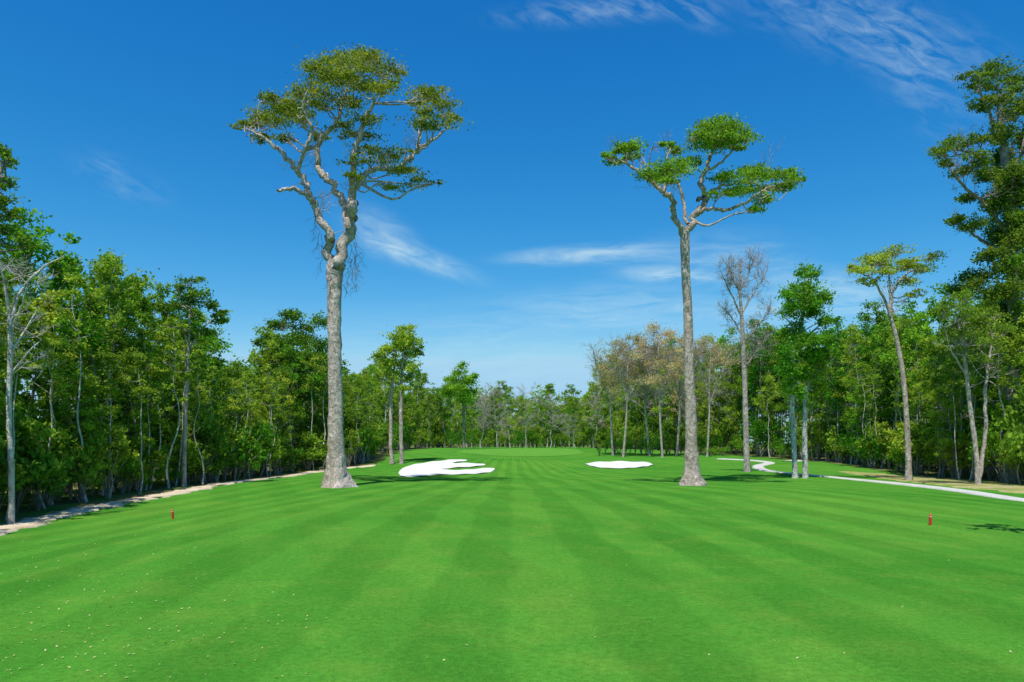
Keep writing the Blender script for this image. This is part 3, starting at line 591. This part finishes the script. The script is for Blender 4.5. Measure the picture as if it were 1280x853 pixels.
# ------------------------------------------------------------------ small things
def paint(name,c,r=.45):
    m,nt,o=nm(name); tc=node(nt,'ShaderNodeTexCoord'); n=noise(nt,tc.outputs['Object'],14,4)
    p=node(nt,'ShaderNodeBsdfPrincipled'); p.inputs['Roughness'].default_value=r
    nt.links.new(ramp(nt,n,[(.3,tuple(x*.75 for x in c)),(.7,c)]),p.inputs['Base Color']); nt.links.new(p.outputs[0],o.inputs[0]); return m
RED=paint('red_paint',(.70,.05,.025)); WHT=paint('white_paint',(.75,.73,.7))
def stake(px,py,label):
    x,y,z=ground_at(px,py); r=empty('marker_post',(x,y,z),.3); r.rotation_euler=(.03,-.04,.3); tag(r,label,'marker post')
    mb=MB(); tube(mb,[[0,0,-.1],[0,0,.2],[0,0,.30],[0,0,.33]],[.05,.055,.055,.05],12); mb.build('post',RED,r,True)
    mb=MB(); tube(mb,[[0,0,.33],[0,0,.345],[0,0,.355]],[.05,.052,.05],12); mb.build('band',WHT,r,True)
    mb=MB(); tube(mb,[[0,0,.355],[0,0,.41],[0,0,.435],[0,0,.442]],[.05,.046,.025,.002],12); mb.build('cap',RED,r,True)
stake(216,649,'small red marker post on the left grass in front of the left-hand wood')
stake(1163,657,'small red marker post on the right grass below the cart path')
rg=np.random.default_rng(9); P=[]
for k in range(420):
    px=rg.uniform(-20,460)*rg.uniform(.4,1); py=rg.uniform(630,850); x,y,z=ground_at(px,py); P.append((x,y,z+.02))
for k in range(60):
    px=rg.uniform(400,1280); py=rg.uniform(640,850); x,y,z=ground_at(px,py); P.append((x,y,z+.02))
mb=MB(); leaves(mb,rg,np.array(P),.042,.028,3.0); o=mb.build('fallen_leaves',ground_mat('fallen_leaf',[(.3,(.40,.42,.16)),(.7,(.54,.52,.26))],3),None)
tag(o,'pale fallen leaves scattered over the left foreground grass','fallen leaves',None,'stuff')

# ------------------------------------------------------------------ sky, sun, camera
W=bpy.data.worlds.new('World'); S.world=W; W.use_nodes=True; nt=W.node_tree; nt.nodes.clear(); L=nt.links.new
sd=Vector((-.14,-.46,1.0)).normalized()
el=math.asin(sd.z); az=math.atan2(sd.x,sd.y)
out=node(nt,'ShaderNodeOutputWorld'); bg=node(nt,'ShaderNodeBackground'); L(bg.outputs[0],out.inputs[0]); STR=.1; bg.inputs[1].default_value=STR
sky=node(nt,'ShaderNodeTexSky',sky_type='NISHITA'); sky.sun_disc=False; sky.sun_elevation=el; sky.sun_rotation=az%(2*math.pi); sky.air_density=1.0; sky.dust_density=.3; sky.ozone_density=3.0
hs=node(nt,'ShaderNodeHueSaturation'); hs.inputs['Saturation'].default_value=1.25; L(sky.outputs[0],hs.inputs['Color'])
sc=node(nt,'ShaderNodeSeparateColor'); L(hs.outputs[0],sc.inputs[0]); cc=node(nt,'ShaderNodeCombineColor')
for i,(k,p,mx_) in enumerate([(3.9,1.9,3.6),(1.44,1.06,6.4),(1.24,.74,8.7)]):
    q=mth(nt,'MAXIMUM',mth(nt,'MULTIPLY',sc.outputs[i],.1),.0001); L(mth(nt,'MINIMUM',mth(nt,'MULTIPLY',mth(nt,'POWER',q,p),10*k),mx_),cc.inputs[i])
col=cc.outputs[0]
tc=node(nt,'ShaderNodeTexCoord'); sp=node(nt,'ShaderNodeSeparateXYZ'); L(tc.outputs['Generated'],sp.inputs[0])
yc=mth(nt,'MAXIMUM',sp.outputs[1],.08); u=mth(nt,'DIVIDE',sp.outputs[0],yc); v=mth(nt,'DIVIDE',sp.outputs[2],yc)
cb=node(nt,'ShaderNodeCombineXYZ'); L(u,cb.inputs[0]); L(v,cb.inputs[1])
def wisps(ang,sx,sy,seed,lo=.28,hi=.82,dist=.6):
    mp=node(nt,'ShaderNodeMapping',vector_type='TEXTURE'); mp.inputs['Location'].default_value=(seed,seed*1.7,0); mp.inputs['Rotation'].default_value=(0,0,math.radians(ang)); mp.inputs['Scale'].default_value=(sx,sy,1)
    L(cb.outputs[0],mp.inputs[0]); return ramp(nt,noise(nt,mp.outputs[0],1.0,7,.62,dist),[(lo,0.),(hi,1.)])
NA=wisps(3,.075,.014,1.3); NB=wisps(-20,.06,.017,2.9); NC=wisps(-24,.055,.018,7.7,.40,.82,.5)
def cloud(px,py,a,b,ang,st,n):
    mp=node(nt,'ShaderNodeMapping',vector_type='TEXTURE'); mp.inputs['Location'].default_value=((px-640)/F,(HZ-py)/F,0); mp.inputs['Rotation'].default_value=(0,0,math.radians(ang)); mp.inputs['Scale'].default_value=(a/F,b/F,1)
    L(cb.outputs[0],mp.inputs[0])
    g=node(nt,'ShaderNodeTexGradient',gradient_type='SPHERICAL'); L(mp.outputs[0],g.inputs[0])
    return mth(nt,'MULTIPLY',mth(nt,'MULTIPLY',ramp(nt,g.outputs[0],[(0,0.),(1.,1.)],'EASE'),n),st)
cl=[cloud(525,322,120,22,-20,.75,NB),cloud(475,292,75,40,-30,.6,NB),cloud(735,318,150,18,3,.95,NA),cloud(840,345,95,15,-2,.9,NA),cloud(880,325,170,50,5,.42,NA),
    cloud(1080,30,250,75,-18,.42,NC),cloud(1150,95,150,70,-50,.28,NC),cloud(760,12,200,28,4,.42,NC),cloud(870,20,60,26,-20,.3,NC),cloud(150,222,95,34,-22,.25,NC),cloud(780,385,220,42,0,.5,NA),cloud(1050,368,170,44,-10,.8,NA),cloud(960,388,110,30,0,.5,NA),cloud(640,440,420,90,0,.3,NA)]
t=cl[0]
for c in cl[1:]: t=mth(nt,'ADD',t,c,True)
col=mixc(nt,mth(nt,'MULTIPLY',t,.85),col,(7.0,9.0,9.2))
L(col,bg.inputs[0])
sl=bpy.data.lights.new('sun','SUN'); sl.energy=4.8; sl.angle=math.radians(.5); sl.color=(1,.955,.88)
so=bpy.data.objects.new('sun',sl); C.objects.link(so); so.rotation_euler=(-sd).to_track_quat('-Z','Y').to_euler(); so.location=(0,0,60)
cd=bpy.data.cameras.new('camera'); cam=bpy.data.objects.new('camera',cd); C.objects.link(cam)
cam.location=(0,0,H); cam.rotation_euler=(math.radians(90),0,0)
cd.sensor_width=36; cd.lens=F/1280*36; cd.shift_y=(HZ-426.5)/1280; cd.clip_end=6000; cd.clip_start=.1
S.camera=cam
S.view_settings.view_transform='Standard'; S.view_settings.look='None'; S.view_settings.exposure=0
